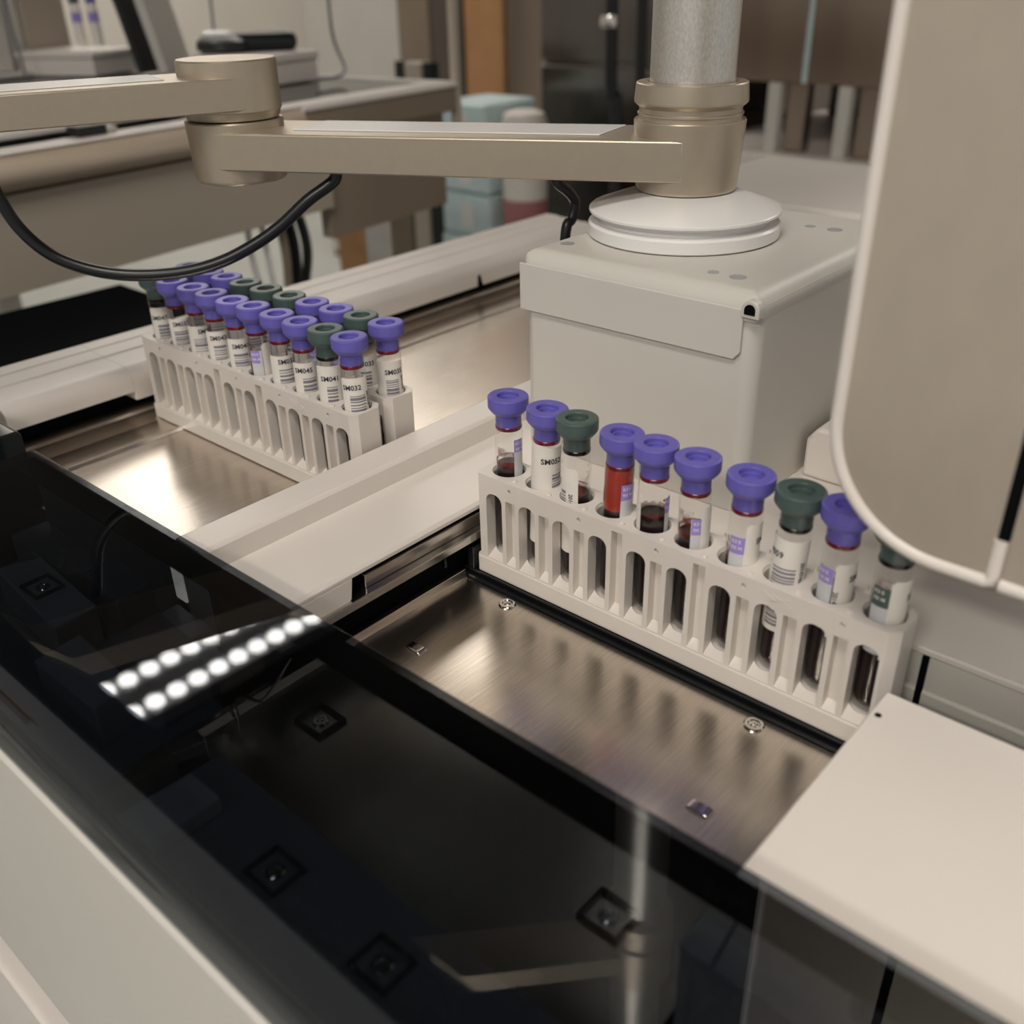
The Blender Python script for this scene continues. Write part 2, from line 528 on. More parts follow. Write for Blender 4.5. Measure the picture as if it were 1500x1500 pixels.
# ------------------------------------------------------------------ arm housing box
AH = thing('arm_housing', 'grey-white sheet metal box that carries the swivel arm', 'housing', (30, 147, 34))
bm = nb(); prism(bm, rrect(-35, 95.5, 73, 223, 7), 'z', 34.1, 133); obj('box_body', bm, 'grey_white', AH, .4)
bm = nb()
pts = rrect(-36, 96.2, 71.4, 223.5, 7)
lay = []
for (z, ins) in ((126, .8), (130, 0.0), (133, .9), (135.6, 2.6), (137.4, 5.2), (138.2, 8.2)):
    lay.append([bm.verts.new((max(-36 + ins, min(96.2 - ins, x)), max(71.4 + ins, min(223.5 - ins * .2, y)), z)) for (x, y) in pts])
for A, B in zip(lay, lay[1:]):
    for i in range(len(A)):
        j = (i + 1) % len(A)
        bm.faces.new((A[i], A[j], B[j], B[i]))
bm.faces.new(lay[-1]); bm.faces.new(lay[0][::-1])
bmesh.ops.remove_doubles(bm, verts=bm.verts, dist=.01)
obj('box_lid', bm, 'grey_white', AH, 0, smooth=60)
bm = nb(); prism(bm, [(-36, 107.6), (-36, 131), (87.5, 131), (88.6, 130), (88.6, 111.8), (85.6, 108.4)], 'y', 71.2, 72.7); obj('front_flap', bm, 'grey_white', AH, .35)
bm = nb()
prism(bm, [(87.9, 128)] + arc(92, 131.5, 4.3, 180, 0, 8) + [(96.3, 128)], 'y', 70.3, 75)
obj('corner_relief_rim', bm, 'grey_white', AH, .5)
bm = nb(); prism(bm, [(89.5, 129.6)] + arc(92, 131.5, 2.6, 180, 0, 8) + [(94.5, 129.6)], 'y', 70.0, 74); obj('corner_relief', bm, 'gap', AH)
for (x, y, r) in ((-22.1, 91.7, 3.6), (61.8, 90.3, 2.7), (74.3, 90.1, 3.9), (56.4, 194.5, 2.8), (69.7, 194.9, 3.9)):
    bm = nb(); lathe(bm, [(r, 138), (r, 138.45), (r - .35, 138.5), (r - .5, 138.35), (0, 138.3)], 20, (x, y), False)
    obj('hole_plug', bm, 'mid_part', AH)
SB = thing('side_block', 'white chamfered block behind the hanging door, right of the box', 'housing', (140, 190, 34))
bm = nb(); prism(bm, [(99, 34.1), (99, 54), (104, 61), (420, 61), (420, 34.1)], 'y', 128, 240); obj('block_body', bm, 'white', SB, 2, seg=3)
bm = nb(); prism(bm, [(112, 61), (117, 69), (420, 69), (420, 61)], 'y', 146, 240); obj('block_step', bm, 'white', SB, 1.5)

# ------------------------------------------------------------------ swivel arm
PC = (11.2, 144.3)
J = (-206.0, 33.0)
SA = thing('swivel_arm', 'champagne coloured monitor arm clamped round a blasted aluminium pole', 'arm', (PC[0], PC[1], 138))
bm = nb(); lathe(bm, [(47, 138.5), (48, 139.2), (48.2, 144.6), (47.2, 145.6), (43, 146), (43, 149), (47.0, 149.6), (47.9, 150.4), (47.9, 151.4), (47, 152.2), (25, 160)], 72, PC); obj('base_disc', bm, 'gloss_white', SA)
bm = nb(); lathe(bm, [(20.2, 158), (20.2, 620)], 48, PC); obj('pole', bm, 'pole', SA)
bm = nb(); lathe(bm, [(22, 193), (24.8, 193.2), (24.8, 195.2), (25.4, 195.4), (25.4, 196.2), (24.6, 196.5), (24.6, 198.6), (27.0, 200.6), (27.2, 201.6), (26.5, 209.2), (26.1, 209.6), (21.2, 209.6), (20.6, 208)], 64, PC); obj('collar', bm, 'champagne', SA, 0, 30)

def arm(name, c0, c1, w0, w1, z0, z1, hub0, hub1, parent, mname='champagne'):
    """tapered bar between two hubs, flush with their near side"""
    a = Vector(c0); b = Vector(c1)
    d = (b - a).normalized()
    n = Vector((-d.y, d.x))
    bm = nb()
    V = []
    for z, (u0, u1) in ((z0, w0), (z1, w1)):
        V.append([bm.verts.new((p.x, p.y, z)) for p in (a + n * u0, b + n * u1, b - n * u1, a - n * u0)])
    for i in range(4):
        j = (i + 1) % 4
        bm.faces.new((V[0][i], V[0][j], V[1][j], V[1][i]))
    bm.faces.new(V[0][::-1]); bm.faces.new(V[1])
    return obj(name, bm, mname, parent, .8, seg=2), d, n
bm = nb(); lathe(bm, [(22, 160), (24.2, 160.6), (24.9, 162), (27.0, 192.4), (26.6, 193.2), (25.2, 193.2)], 64, PC); obj('arm_hub', bm, 'champagne', SA)
bm = nb(); lathe(bm, [(22, 158.4), (24.0, 159.2), (24.8, 161), (26.2, 189.5), (25.6, 190.2), (0, 190.2)], 64, J, False); obj('elbow_lower_hub', bm, 'champagne', SA)
bm = nb(); lathe(bm, [(0, 191), (24.4, 191), (24.8, 192), (25.6, 194.8), (26.2, 195.2), (26, 219), (25.2, 219.8), (0, 219.8)], 64, J, False); obj('elbow_upper_hub', bm, 'champagne', SA)
o, d, n = arm('lower_arm', PC, J, (25.30, 25.10), (26.60, 26.02), 167, 186, 0, 0, SA)
a0 = Vector(PC) + d * 42; a1 = Vector(J) - d * 40
bm = nb(); prism(bm, [(p.x, p.y) for p in (a0 + n * 12 , a1 + n * 12, a1 - d * 4 - n * 22, a0 - d * 8 - n * 22)], 'z', 186, 186.7); obj('arm_inlay', bm, 'gloss_white', SA, .3, label='white inlay strip')
E2 = (-272.0, -180.0)
o, d2, n2 = arm('upper_arm', J, E2, (26.2, 24.6), (26.1, 24.6), 196, 212, 0, 0, SA)
a0 = Vector(J) + d2 * 36; a1 = Vector(E2)
bm = nb(); prism(bm, [(p.x, p.y) for p in (a0 + n2 * 12, a1 + n2 * 12, a1 - n2 * 22, a0 - n2 * 22)], 'z', 212, 212.7); obj('arm_inlay', bm, 'gloss_white', SA, .3, label='white inlay strip')
# the part of the stand above the picture, mirrored in the smoked lid
bm = nb(); lathe(bm, [(20.6, 470), (26.5, 471), (27, 490), (26, 491), (24.5, 493), (24.5, 497), (27, 498), (27, 540), (26, 541), (20.6, 541)], 48, PC); obj('collar', bm, 'champagne', SA)
arm('display_arm', PC, (-110, 5), (20, 20), (20, 20), 505, 526, 0, 0, SA)

# cable
CB = thing('cable', 'black rubber cable looping under the champagne arm', 'cable', (-140, 60, 100))

bm = nb(); sweep(bm, [(-264.3, -82.6, 185.2), (-260.2, -78.0, 159.3), (-256.1, -73.4, 143.8), (-249.0, -65.4, 131.1), (-239.7, -55.0, 123.1), (-228.6, -42.5, 118.2), (-215.7, -28.1, 116.4), (-202.4, -13.0, 117.5), (-189.8, 1.1, 121.8), (-178.1, 14.2, 129.4), (-167.6, 26.0, 138.8), (-156.8, 38.1, 151.6), (-149.4, 46.6, 158.6), (-146.4, 50.0, 162.2), (-145.6, 50.9, 166.2)], 3.3, 14, 6)
obj('cable_loop', bm, 'rubber', CB)
bm = nb(); sweep(bm, [(-47, 113, 164.5), (-46.8, 114.5, 161), (-46, 123, 155), (-46, 128, 149), (-46.5, 126, 141), (-47, 121, 130), (-47, 119, 60), (-47, 119, 34.3)], 2.8, 14, 6)
obj('cable_tail', bm, 'rubber', CB)

# ------------------------------------------------------------------ racks
def mesh_obj(bm):
    me = bpy.data.meshes.new('cutter')
    bmesh.ops.recalc_face_normals(bm, faces=bm.faces)
    bm.to_mesh(me); bm.free()
    o = bpy.data.objects.new('cutter', me)
    COL.objects.link(o)
    return o

def cut(base, cutter):
    b, c = mesh_obj(base), mesh_obj(cutter)
    md = b.modifiers.new('cut', 'BOOLEAN')
    md.operation = 'DIFFERENCE'
    md.solver = 'EXACT'
    md.object = c
    dg = bpy.context.evaluated_depsgraph_get()
    me = bpy.data.meshes.new_from_object(b.evaluated_get(dg))
    out = nb(); out.from_mesh(me)
    for o in (b, c):
        d = o.data
        bpy.data.objects.remove(o)
        bpy.data.meshes.remove(d)
    bpy.data.meshes.remove(me)
    return out

def rack_body():
    bm = nb()
    prism(bm, [(-1.2, 0), (194.4, 0), (198, 3.6), (198, 17), (194.4, 20.6), (-0.6, 20.6), (-3, 17.5), (-3, 2)], 'z', 9.0, 54)
    c = nb()
    for k in range(10):
        lathe(c, [(7.25, 10.6), (7.25, 52.6), (7.9, 53.6), (7.9, 60)], 40, (8.3 + 20 * k, 11.2))
    bm = cut(bm, c)
    c = nb()
    for k in range(10):                                           # round-topped windows with a sloping sill
        x0, x1 = 3.3 + 20 * k, 13.0 + 20 * k
        top = [(x1, 41)] + arc(x1 - 4.2, 41.1, 4.2, 0, 90, 5) + arc(x0 + 4.2, 41.1, 4.2, 90, 180, 5) + [(x0, 41)]
        fr = [c.verts.new((x, -1, z)) for (x, z) in [(x0, 9.3), (x1, 9.3)] + top]
        bk = [c.verts.new((x, 9.5, z)) for (x, z) in [(x0, 15), (x1, 15)] + top]
        n = len(fr)
        for i in range(n):
            c.faces.new((fr[i], fr[(i + 1) % n], bk[(i + 1) % n], bk[i]))
        c.faces.new(fr); c.faces.new(bk[::-1])
    bm = cut(bm, c)
    c = nb()
    for k in range(9):                                            # recessed slots between the windows
        x0, x1 = 15.3 + 20 * k, 21.1 + 20 * k
        t = 51.2 if k in (3, 5) else 44.2
        V = [c.verts.new(p) for p in ((x0, -1, 9.3), (x1, -1, 9.3), (x1, -1, t), (x0, -1, t), (x0 + .3, 4.2, 12.6), (x1 - .3, 4.2, 12.6), (x1 - .3, 4.2, t), (x0 + .3, 4.2, t))]
        for f in ((0, 1, 2, 3), (4, 7, 6, 5), (0, 4, 5, 1), (1, 5, 6, 2), (2, 6, 7, 3), (3, 7, 4, 0)):
            c.faces.new([V[i] for i in f])
    my = Matrix.Rotation(math.radians(90), 4, 'X')
    for k in range(5):
        lathe(c, [(1.15, -1.6), (1.15, 1)], 14, (0, 0), m=Matrix.Translation((18 + 40 * k, 0, 49.9)) @ my)
    return cut(bm, c)

def make_rack(label):
    t = thing('tube_rack', label, 'rack', (0, 0, 0), 'tube racks')
    obj('rack_body', rack_body(), 'rack', t, 0, 30)
    bm = nb(); prism(bm, [(-2.4, -.7), (195.4, -.7), (199.2, 3.2), (199.2, 17.6), (195.4, 21.2), (-1.4, 21.2), (-4.3, 18), (-4.3, 1.6)], 'z', .3, 9.1); obj('rack_foot', bm, 'rack', t, .4)
    for k in range(9):
        bm = nb(); prism(bm, [(-1.6, 53.5), (-1.1, 56.6), (-.5, 57.0), (0, 55.4), (.6, 56.8), (1.2, 56.2), (1.7, 53.5)], 'y', 18.6, 20.2, Matrix.Translation((18.3 + 20 * k, 0, 0))); obj('rack_nub', bm, 'rack', t, .25)
        bm = nb(); lathe(bm, [(1.5, 53.8), (1.4, 54.5), (.8, 54.9), (0, 55)], 14, (18.3 + 20 * k, 3.2), False); obj('rack_pip', bm, 'rack', t)
    # faint raised emblem and lettering below the slots' top line
    bm = nb()
    for (a, b) in (((146, 51.5), (152, 48.5)), ((152, 48.5), (149, 47.7)), ((150, 51.2), (158, 48.2)), ((149, 47.7), (157.5, 51.3))):
        dx, dz = b[0] - a[0], b[1] - a[1]
        L = math.hypot(dx, dz); nx, nz = -dz / L * .25, dx / L * .25
        prism(bm, [(a[0] + nx, a[1] + nz), (b[0] + nx, b[1] + nz), (b[0] - nx, b[1] - nz), (a[0] - nx, a[1] - nz)], 'y', -.16, .1)
    tb = text_bm('sysmex', 3.2)
    for v in tb.verts:
        v.co = Vector((149 + v.co.x, -.12, 45.2 + v.co.y))
    me = bpy.data.meshes.new('tmp'); tb.to_mesh(me); tb.free(); bm.from_mesh(me); bpy.data.meshes.remove(me)
    obj('rack_emblem', bm, 'rack', t, smooth=0)
    return t

def copy_tree(o, parent=None):
    c = o.copy(); COL.objects.link(c)
    if parent:
        c.parent = parent
    for ch in list(o.children):
        copy_tree(ch, c)
    return c

RK = [((0, 0, 0), 'white rack of ten blood tubes standing beside the grey-white box, front bay'),
      ((-275, -10, 10.2), 'white rack of ten blood tubes in the left bay, the one in front'),
      ((-277, 15.2, 10.2), 'white rack of ten blood tubes in the left bay, mostly hidden behind the other')]
rk0 = make_rack(RK[0][1])
for (loc, lab) in RK[1:]:
    c = copy_tree(rk0); c.location = Vector(loc) * S; c['label'] = lab; ORG[c.name] = Vector(loc)

# ------------------------------------------------------------------ tubes
def cap_bm():
    bm = nb()
    lathe(bm, [(0, 64.2), (4.2, 64.2), (5.6, 64.8), (5.85, 66), (5.85, 71.2), (6.9, 71.6), (7.5, 72.2), (7.9, 72.6), (8.95, 74.0), (9.15, 74.4), (9.3, 74.8), (9.3, 78.9), (9.2, 79.4), (8.8, 79.75), (8.4, 79.9), (8.1, 79.9), (5.35, 79.9), (5.1, 79.85), (4.9, 79.6), (4.8, 79.2), (4.75, 78.0), (4.7, 77.9), (4.2, 77.8), (4.1, 77.6), (3.9, 76.4), (0, 76.2)], 40, close=False)
    return bm
def glass_bm():
    bm = nb()
    prof = [(0, 0)] + [(6.3 * math.sin(a), 6.3 * (1 - math.cos(a))) for a in [PI / 2 * i / 8 for i in range(1, 9)]] + [(6.35, 40), (6.5, 72)]
    lathe(bm, prof, 32, close=False)
    return bm
def blood_bm(level):
    bm = nb()
    prof = [(0, .7)] + [(5.75 * math.sin(a), .7 + 5.75 * (1 - math.cos(a))) for a in [PI / 2 * i / 6 for i in range(1, 7)]] + [(5.75, level - .4), (5.4, level), (0, level - .2)]
    lathe(bm, prof, 28, close=False)
    return bm
CAMP = Vector((280.4, -289.7, 258.5))
RAD = math.radians
def wrap_text(dst, txt, size, r, a0, z0, vertical=False):
    tb = text_bm(txt, size)
    for v in tb.verts:
        x, y = v.co.x, v.co.y
        if vertical:
            a, z = a0 + y / r, z0 - x
        else:
            a, z = a0 + x / r, z0 + y
        v.co = Vector((r * math.cos(a), r * math.sin(a), z))
    me = bpy.data.meshes.new('tmp'); tb.to_mesh(me); tb.free(); dst.from_mesh(me); bpy.data.meshes.remove(me)

def make_tube(base, capm, level, label, group, lean=(0, 0), lab=None, maker=None, tagc=None, text=None, bars=None, vtext=None, fm=None, glaze=None):
    """base: where the tube stands (mm). angles in degrees seen from the front, 0 facing, + to the right; heights above the tube's foot"""
    t = thing('blood_tube', label, 'test tube', base, group)
    fv = math.atan2(CAMP.y - base[1], CAMP.x - base[0])
    O = Vector(base)
    def sh(bm):
        bmesh.ops.translate(bm, vec=O, verts=bm.verts)
        return bm
    obj('cap', sh(cap_bm()), capm, t, smooth=28)
    g = obj('tube_body', sh(glass_bm()), 'tube', t)
    obj('blood', sh(blood_bm(level)), 'blood', t)
    bm = nb(); lathe(bm, [(5.9, level - .6), (5.9, level + 2.2), (5.75, level + 2.2), (5.75, level - .6)], 28, close=False); obj('blood_edge', sh(bm), 'film_smear', t)
    bm = nb(); lathe(bm, [(5.86, 64.0), (6.1, 64.6), (6.1, 65.6), (5.9, 65.8)], 28, close=False); obj('blood_ring', sh(bm), 'blood_wet' if capm == 'purple' else 'blood', t)
    if fm:
        bm = nb(); patch(bm, 6.05, fv + RAD(fm[1]), fv + RAD(fm[2]), level - 1, fm[3], 24); obj('blood_film', sh(bm), fm[0], t)
    if maker:
        bm = nb(); patch(bm, 6.56, fv + RAD(maker[0]), fv + RAD(maker[1]), maker[2], maker[3]); mo = obj('maker_label', sh(bm), 'clearlabel', t)
        if tagc:
            bm = nb(); patch(bm, 6.60, fv + RAD(tagc[1]), fv + RAD(tagc[2]), tagc[3], tagc[4]); obj('colour_field', sh(bm), tagc[0], mo)
            bm = nb()
            wrap_text(bm, 'K3 E', 2.0, 6.64, fv + RAD(tagc[1] + 6), tagc[4] - 2.6)
            wrap_text(bm, '9X M', 2.0, 6.64, fv + RAD(tagc[1] + 6), tagc[4] - 5.4)
            obj('field_print', sh(bm), 'label', mo, smooth=0)
    if lab:
        bm = nb()
        patch(bm, 6.68, fv + RAD(lab[0]), fv + RAD(lab[1]), lab[2], lab[3] - .8)
        patch(bm, 6.68, fv + RAD(lab[0] + 7), fv + RAD(lab[1] - 7), lab[3] - .8, lab[3])
        lo = obj('barcode_label', sh(bm), 'label', t)
        bm = nb(); any_ = False
        if text:
            wrap_text(bm, text[0], 3.7, 6.80, fv + RAD(text[1]), text[2]); any_ = True
        if vtext:
            wrap_text(bm, vtext[0], 2.6, 6.80, fv + RAD(vtext[1]), vtext[2], True); any_ = True
        if any_:
            obj('print', sh(bm), 'ink', lo, smooth=0)
        else:
            bm.free()
        if bars:
            bm = nb(); z = bars[3]; rnd = random.Random(int(base[0] * 3 + base[1]))
            while z > bars[2]:
                h = rnd.choice((.45, .7, 1.1, 1.5))
                patch(bm, 6.75, fv + RAD(bars[0]), fv + RAD(bars[1]), max(z - h, bars[2]), z, 10)
                z -= h + rnd.choice((.5, .7, 1.0))
            obj('barcode', sh(bm), 'greyink', lo, smooth=0)
    t.rotation_euler = (-lean[1] / 79, lean[0] / 79, 0)
    return t

GR = 'blood tubes in the front rack'
P, G = 'purple', 'green'
TZ = 11.4
PR = 'purple2'
FRONT = [
 (P, 46.5, -.2, dict(maker=(20, 66, 30, 60.2), tagc=(PR, 20, 56, 54, 60.2), fm=('film_smear', -60, 30, 56)), 'purple-capped tube at the far left end of the front rack, nearly clear above the rack'),
 (P, 42, 2.4, dict(lab=(-80, 86, 14, 63.2), text=('SM052', -22, 55.4), bars=(24, 74, 40, 50), vtext=('20147468', -60, 40)), 'purple-capped tube with a full white label reading SM052'),
 (G, 44.5, -1.0, dict(lab=(-95, 6, 16, 58), vtext=('20147468', -30, 46), fm=('film_smear', 0, 85, 60), bars=(-72, -44, 30, 47)), 'green-capped tube with a reddish smear, beside the SM052 tube'),
 (P, 46, 2.2, dict(maker=(10, 75, 34, 58), tagc=(PR, 10, 58, 50.8, 58), fm=('film_red', -180, 180, 64)), 'purple-capped tube stained clear red all over'),
 (P, 48.5, -.7, dict(lab=(-92, -48, 30, 59), maker=(48, 88, 34, 57), tagc=(PR, 48, 84, 50, 57), fm=('drops', -60, 70, 63)), 'purple-capped tube with three bright red drops inside'),
 (P, 47, -1.2, dict(maker=(-8, 34, 36, 55), tagc=(PR, -6, 28, 48, 55), lab=(27, 92, 34, 60), fm=('film_smear', -80, 0, 58)), 'purple-capped tube to the right of the one with red drops'),
 (P, 44, 1.7, dict(maker=(-45, 10, 34, 55), tagc=(PR, -45, 8, 47.6, 55), lab=(8, 90, 34, 61), text=('SM054', 46, 52), fm=('film_smear', -85, -45, 50)), 'purple-capped tube left of the green cap lettered 059'),
 (G, 24, 1.9, dict(lab=(-112, 72, 20, 61), text=('SM059', -108, 53), bars=(-58, 24, 22, 49), vtext=('20147468', 38, 52)), 'green-capped tube with a wide label ending in 059'),
 (P, 46, .3, dict(maker=(-66, -8, 30, 56), tagc=(PR, -66, -10, 49.5, 56), lab=(-4, 92, 27, 58.6), text=('SM061', 42, 51), vtext=('20147468', -2, 47)), 'purple-capped tube half hidden by the rounded corner of the hanging door'),
 (G, 46, 0, dict(maker=(-54, 8, 28, 56), tagc=('green', -54, 6, 48, 56), lab=(4, 92, 26, 59.5), text=('SM060', 60, 51), fm=('film_smear', -60, 60, 62)), 'green-capped tube at the right end of the front rack, cap behind the door'),
]
for k, (cp, lv, ln, kw, lb) in enumerate(FRONT):
    make_tube((8.3 + 20 * k + (.4 if ln > 1 else 0), 11.2, TZ), cp, lv, lb, GR, lean=(ln, .5), **kw)
ORD = ['first', 'second', 'third', 'fourth', 'fifth', 'sixth', 'seventh', 'eighth', 'ninth', 'last']
def back_rack(origin, caps, which, group, seed):
    rnd = random.Random(seed)
    for k, cp in enumerate(caps):
        col = 'purple' if cp == P else 'green'
        style = rnd.random() if (which, k) not in FULL else 0
        kw = {}
        if style < .62:
            kw = dict(lab=(rnd.uniform(-85, -55), rnd.uniform(62, 88), 20, rnd.uniform(58, 62)), text=('SM0%d' % rnd.randint(31, 50), rnd.uniform(-60, -10), 53.6), bars=(rnd.uniform(-45, -10), rnd.uniform(25, 50), 30, 50.5), vtext=('201474', rnd.uniform(55, 70), 52))
        else:
            kw = dict(lab=(10, 90, 24, 60), maker=(-50, 8, 30, 56), tagc=(PR if cp == P else 'green', -48, -4, 49, 56), fm=('film_smear', -85, 60, 62))
        lb = '%s-capped tube, %s from the far left in the %s left-bay rack' % (col, ORD[k], which)
        make_tube((origin[0] + 8.3 + 20 * k, origin[1] + 11.2, origin[2] + TZ), cp, rnd.uniform(40, 47), lb, group, lean=(rnd.uniform(-1.2, 1.2), rnd.uniform(-.5, .8)), **kw)
FULL = {('front', 0), ('front', 3), ('front', 6), ('front', 7), ('front', 8), ('front', 9), ('rear', 9), ('rear', 8), ('rear', 3)}
back_rack(RK[1][0], [G, P, P, P, P, P, P, P, G, P], 'front', 'blood tubes in the left bay, front rack', 5)
back_rack(RK[2][0], [P, P, P, G, G, G, P, P, G, P], 'rear', 'blood tubes in the left bay, rear rack', 9)

# ------------------------------------------------------------------ hanging door (right)
HD = thing('instrument_door', 'large satin grey door with white rounded rim hanging over the rack end', 'door', (280, -12, 96))
def door_outline(x0, x1, z0, z1, r):
    return [(x1, z1), (x0, z1)] + arc(x0 + r, z0 + r, r, 180, 270, 14) + [(x1, z0)]
out = door_outline(169.6, 226.6, 95.4, 420, 40)
inn = door_outline(174.0, 223.4, 99.6, 420, 36.5)
bm = nb(); prism(bm, out, 'y', -18.0, -6); obj('door_back', bm, 'white', HD, .8)
bm = nb(); prism(bm, door_outline(173.6, 225, 99.2, 420, 36.5), 'y', -18.8, -17.5); obj('door_panel', bm, 'door', HD)
def rim(pts, r):
    bm = nb(); sweep(bm, pts, r, 12, 1); return bm
mid = [(171.8, -18.2, 420)] + [(x, -18.2, z) for (x, z) in arc(171.8 + 38.2, 97.5 + 38.2, 38.2, 180, 270, 16)] + [(223.5, -18.2, 97.5), (224.9, -18.2, 98.4), (225.2, -18.2, 100), (225.2, -18.2, 112)]
obj('door_rim', rim(mid, 2.2), 'white', HD)
bx('door_seam', 'gap', HD, 224.0, 227.2, -18.9, -10, 112, 420)
bm = nb(); prism(bm, [(227.4, 97), (460, 97), (460, 420), (227.4, 420)], 'y', -18, -6); obj('door_back', bm, 'white', HD, .8)
bx('door_panel', 'door', HD, 227.6, 460, -18.8, -17.5, 99.2, 420)
obj('door_rim', rim([(227.6, -18.2, 97.6), (460, -18.2, 97.6)], 2.2), 'white', HD)

# ------------------------------------------------------------------ machinery under the lid
FM = thing('feed_mechanism', 'dark tube feeding machinery seen dimly through the smoked lid', 'machine', (-40, -150, -5))
def quad(name, m, pts, z0, z1, bev=.8):
    bm = nb(); prism(bm, pts, 'z', z0, z1); return obj(name, bm, m, FM, bev)
quad('guide_block', 'mid_part', [(-163.9, -163), (-157.7, -143.5), (-98, -147), (-94.9, -168)], -5, 15)
quad('guide_block', 'mid_part', [(-70, -138), (-71, -123), (-42.3, -123), (-43.2, -139)], -5, 15)
quad('guide_block', 'mid_part', [(-80, -184), (-83, -162), (-36, -165), (-33.2, -183)], -5, 15)
quad('guide_plate', 'dark_part', [(-196, -142), (-196, -123), (-132, -123), (-136.9, -142)], -5, 12)
quad('guide_block', 'dark_part', [(-124, -140), (-125, -123), (-92, -123), (-90, -141)], -5, 18)
quad('guide_block', 'dark_part', [(-60, -160), (-62, -136), (-26, -139), (-24, -161)], -5, 22)
quad('base_plate', 'dark_part', [(-199, -204), (-199, -117.2), (-14, -117.2), (-14, -204)], -11, -5, .2)
quad('drive_bar', 'steel', [(2.2, -174.1), (5, -162), (11.8, -163), (8.9, -175.4)], -4.3, 12)
quad('drive_bar', 'steel_dark', [(-27, -138), (-27, -117.2), (-15.5, -117.2), (-15.5, -140)], -5, 10)
quad('front_ledge', 'dark_part', [(12, -204), (14, -160), (195.5, -160), (195.5, -204)], -4.3, 4, .8)
quad('stop_block', 'mid_part', [(20, -204), (22, -176), (40, -176), (40, -204)], 4, 12, 1.2)
for (x, y, z) in ((20.4, -118.9, -4.3), (163, -118.1, -4.3), (74.7, -180, 4), (126.4, -180, 4), (-130, -156, 15)):
    bm = nb()
    for (a, b, c, d) in ((-8, 8, -7, -5.6), (-8, 8, 5.6, 7), (-8, -6.6, -5.6, 5.6), (6.6, 8, -5.6, 5.6)):
        box(bm, x + a, x + b, y + c, y + d, z, z + 1.6)
    obj('screw_recess', bm, 'black', FM, .2)
    bm = nb(); screw(bm, x, y, z, 3.4); obj('screw', bm, 'chrome', FM)
bm = nb(); sweep(bm, [(-5.6, -111.8, 10), (2, -124, 10), (7, -133.5, 10), (6.5, -136.5, 10), (-1, -139, 10), (-6, -139.5, 4), (-6, -139.5, -4)], .7, 8, 5); obj('spring_wire', bm, 'steel', FM)

# ------------------------------------------------------------------ smoked lid
SL = thing('smoked_lid', 'black smoked acrylic lid along the front of the loader', 'lid', (80, -165, 14))
lp = [(-117.6, 47.6), (-117.6, 49.6), (-118.2, 50)] + arc(-190, 24, 26, 90, 180, 10) + [(-216, 14), (-213.4, 14)] + arc(-190, 24, 23.4, 180, 90, 10)
bm = nb(); prism(bm, lp, 'x', -200, 420)
obj('lid_shell', bm, 'smoke', SL, .3)
bx('lid_border', 'gap', SL, -196, 420, -131, -118.6, 45.4, 46.4)
bx('lid_border', 'gap', SL, -196, 420, -212.6, -211.8, 14.4, 27)  # opaque black strip added inside so the front curve looks dark
bx('lid_border', 'gap', SL, -199, -196.2, -200, -118.6, 20, 46.4)
bx('rear_guard', 'dark_part', FM, -195, -77, -122.5, -119.5, -5, 45, bevel=.4)
HB = thing('side_hood', 'glossy black hood left of the smoked lid', 'hood', (-290, -150, 10))
hp = [(-115, 14.4), (-115, 51)] + arc(-118, 51, 3, 0, 90, 4) + arc(-185, 29, 25, 90, 180, 8) + [(-210, 14.4)]
bm = nb(); prism(bm, hp, 'x', -420, -219); obj('hood_shell', bm, 'screen', HB, 2.2, seg=3)

# ------------------------------------------------------------------ lab bench and what stands on it
BA = RAD(7.5)
LB = thing('lab_bench', 'lab bench with dark top and pale rounded edge behind the machine', 'bench', (-682.1, 97.3, FL))
BM = Matrix.Translation((-682.1, 97.3, 0)) @ Matrix.Rotation(BA, 4, 'Z')
def bench(name, m, x0, x1, y0, y1, z0, z1, bev=0, parent=LB, **k):
    bm = nb(); box(bm, x0, x1, y0, y1, z0, z1, BM); return obj(name, bm, m, parent, bev, **k)
bench('worktop', 'screen', -1300, -18.2, -780, 676, 86.2, 116.2)
bm = nb(); prism(bm, [(-28.6, 117.4)] + arc(-16.9, 100.5, 16.9, 90, -60, 8) + [(-28.6, 79.8)], 'y', -780, 390, BM); obj('front_edge', bm, 'wood', LB)
bench('front_edge', 'brown', -28.6, -5.2, 390.3, 694.2, 79.8, 110.9, .8)
bench('front_edge', 'white', -28.6, -2.6, 390.3, 696.8, 111.2, 116.8, 1)
bench('end_edge', 'white', -1300, -10.4, 677.3, 694.2, 112.2, 118.8, .8)
bench('edge_strip', 'white', -44.2, -7.8, -780, 694.2, 116.4, 118.2, .4)
bench('apron', 'beige', -39, -18.2, -780, 439.4, -10, 79.8)
bench('apron', 'brown', -44.2, -26, 439.7, 689, -51.6, 79.8)
bench('end_panel', 'brown', -1300, -46.8, 660.4, 676, -51.6, 79.8)
bench('corner_post', 'beige', -15.6, -5.2, 697.1, 707.2, 0.4, 468.4)
for (x, y) in ((-78, -702), (-1222, -702), (-78, 611), (-1222, 611)):
    bench('leg', 'steel', x - 25, x + 25, y - 25, y + 25, FL, 78.4)

def BP(x, y, z):
    return BM @ Vector((x, y, z))
def rotbox(name, m, parent, c, size, rz=0, bev=0, tilt=0):
    bm = nb()
    mm = Matrix.Translation(c) @ Matrix.Rotation(rz, 4, 'Z') @ Matrix.Rotation(tilt, 4, 'X')
    box(bm, -size[0] / 2, size[0] / 2, -size[1] / 2, size[1] / 2, 0, size[2], mm)
    return obj(name, bm, m, parent, bev)

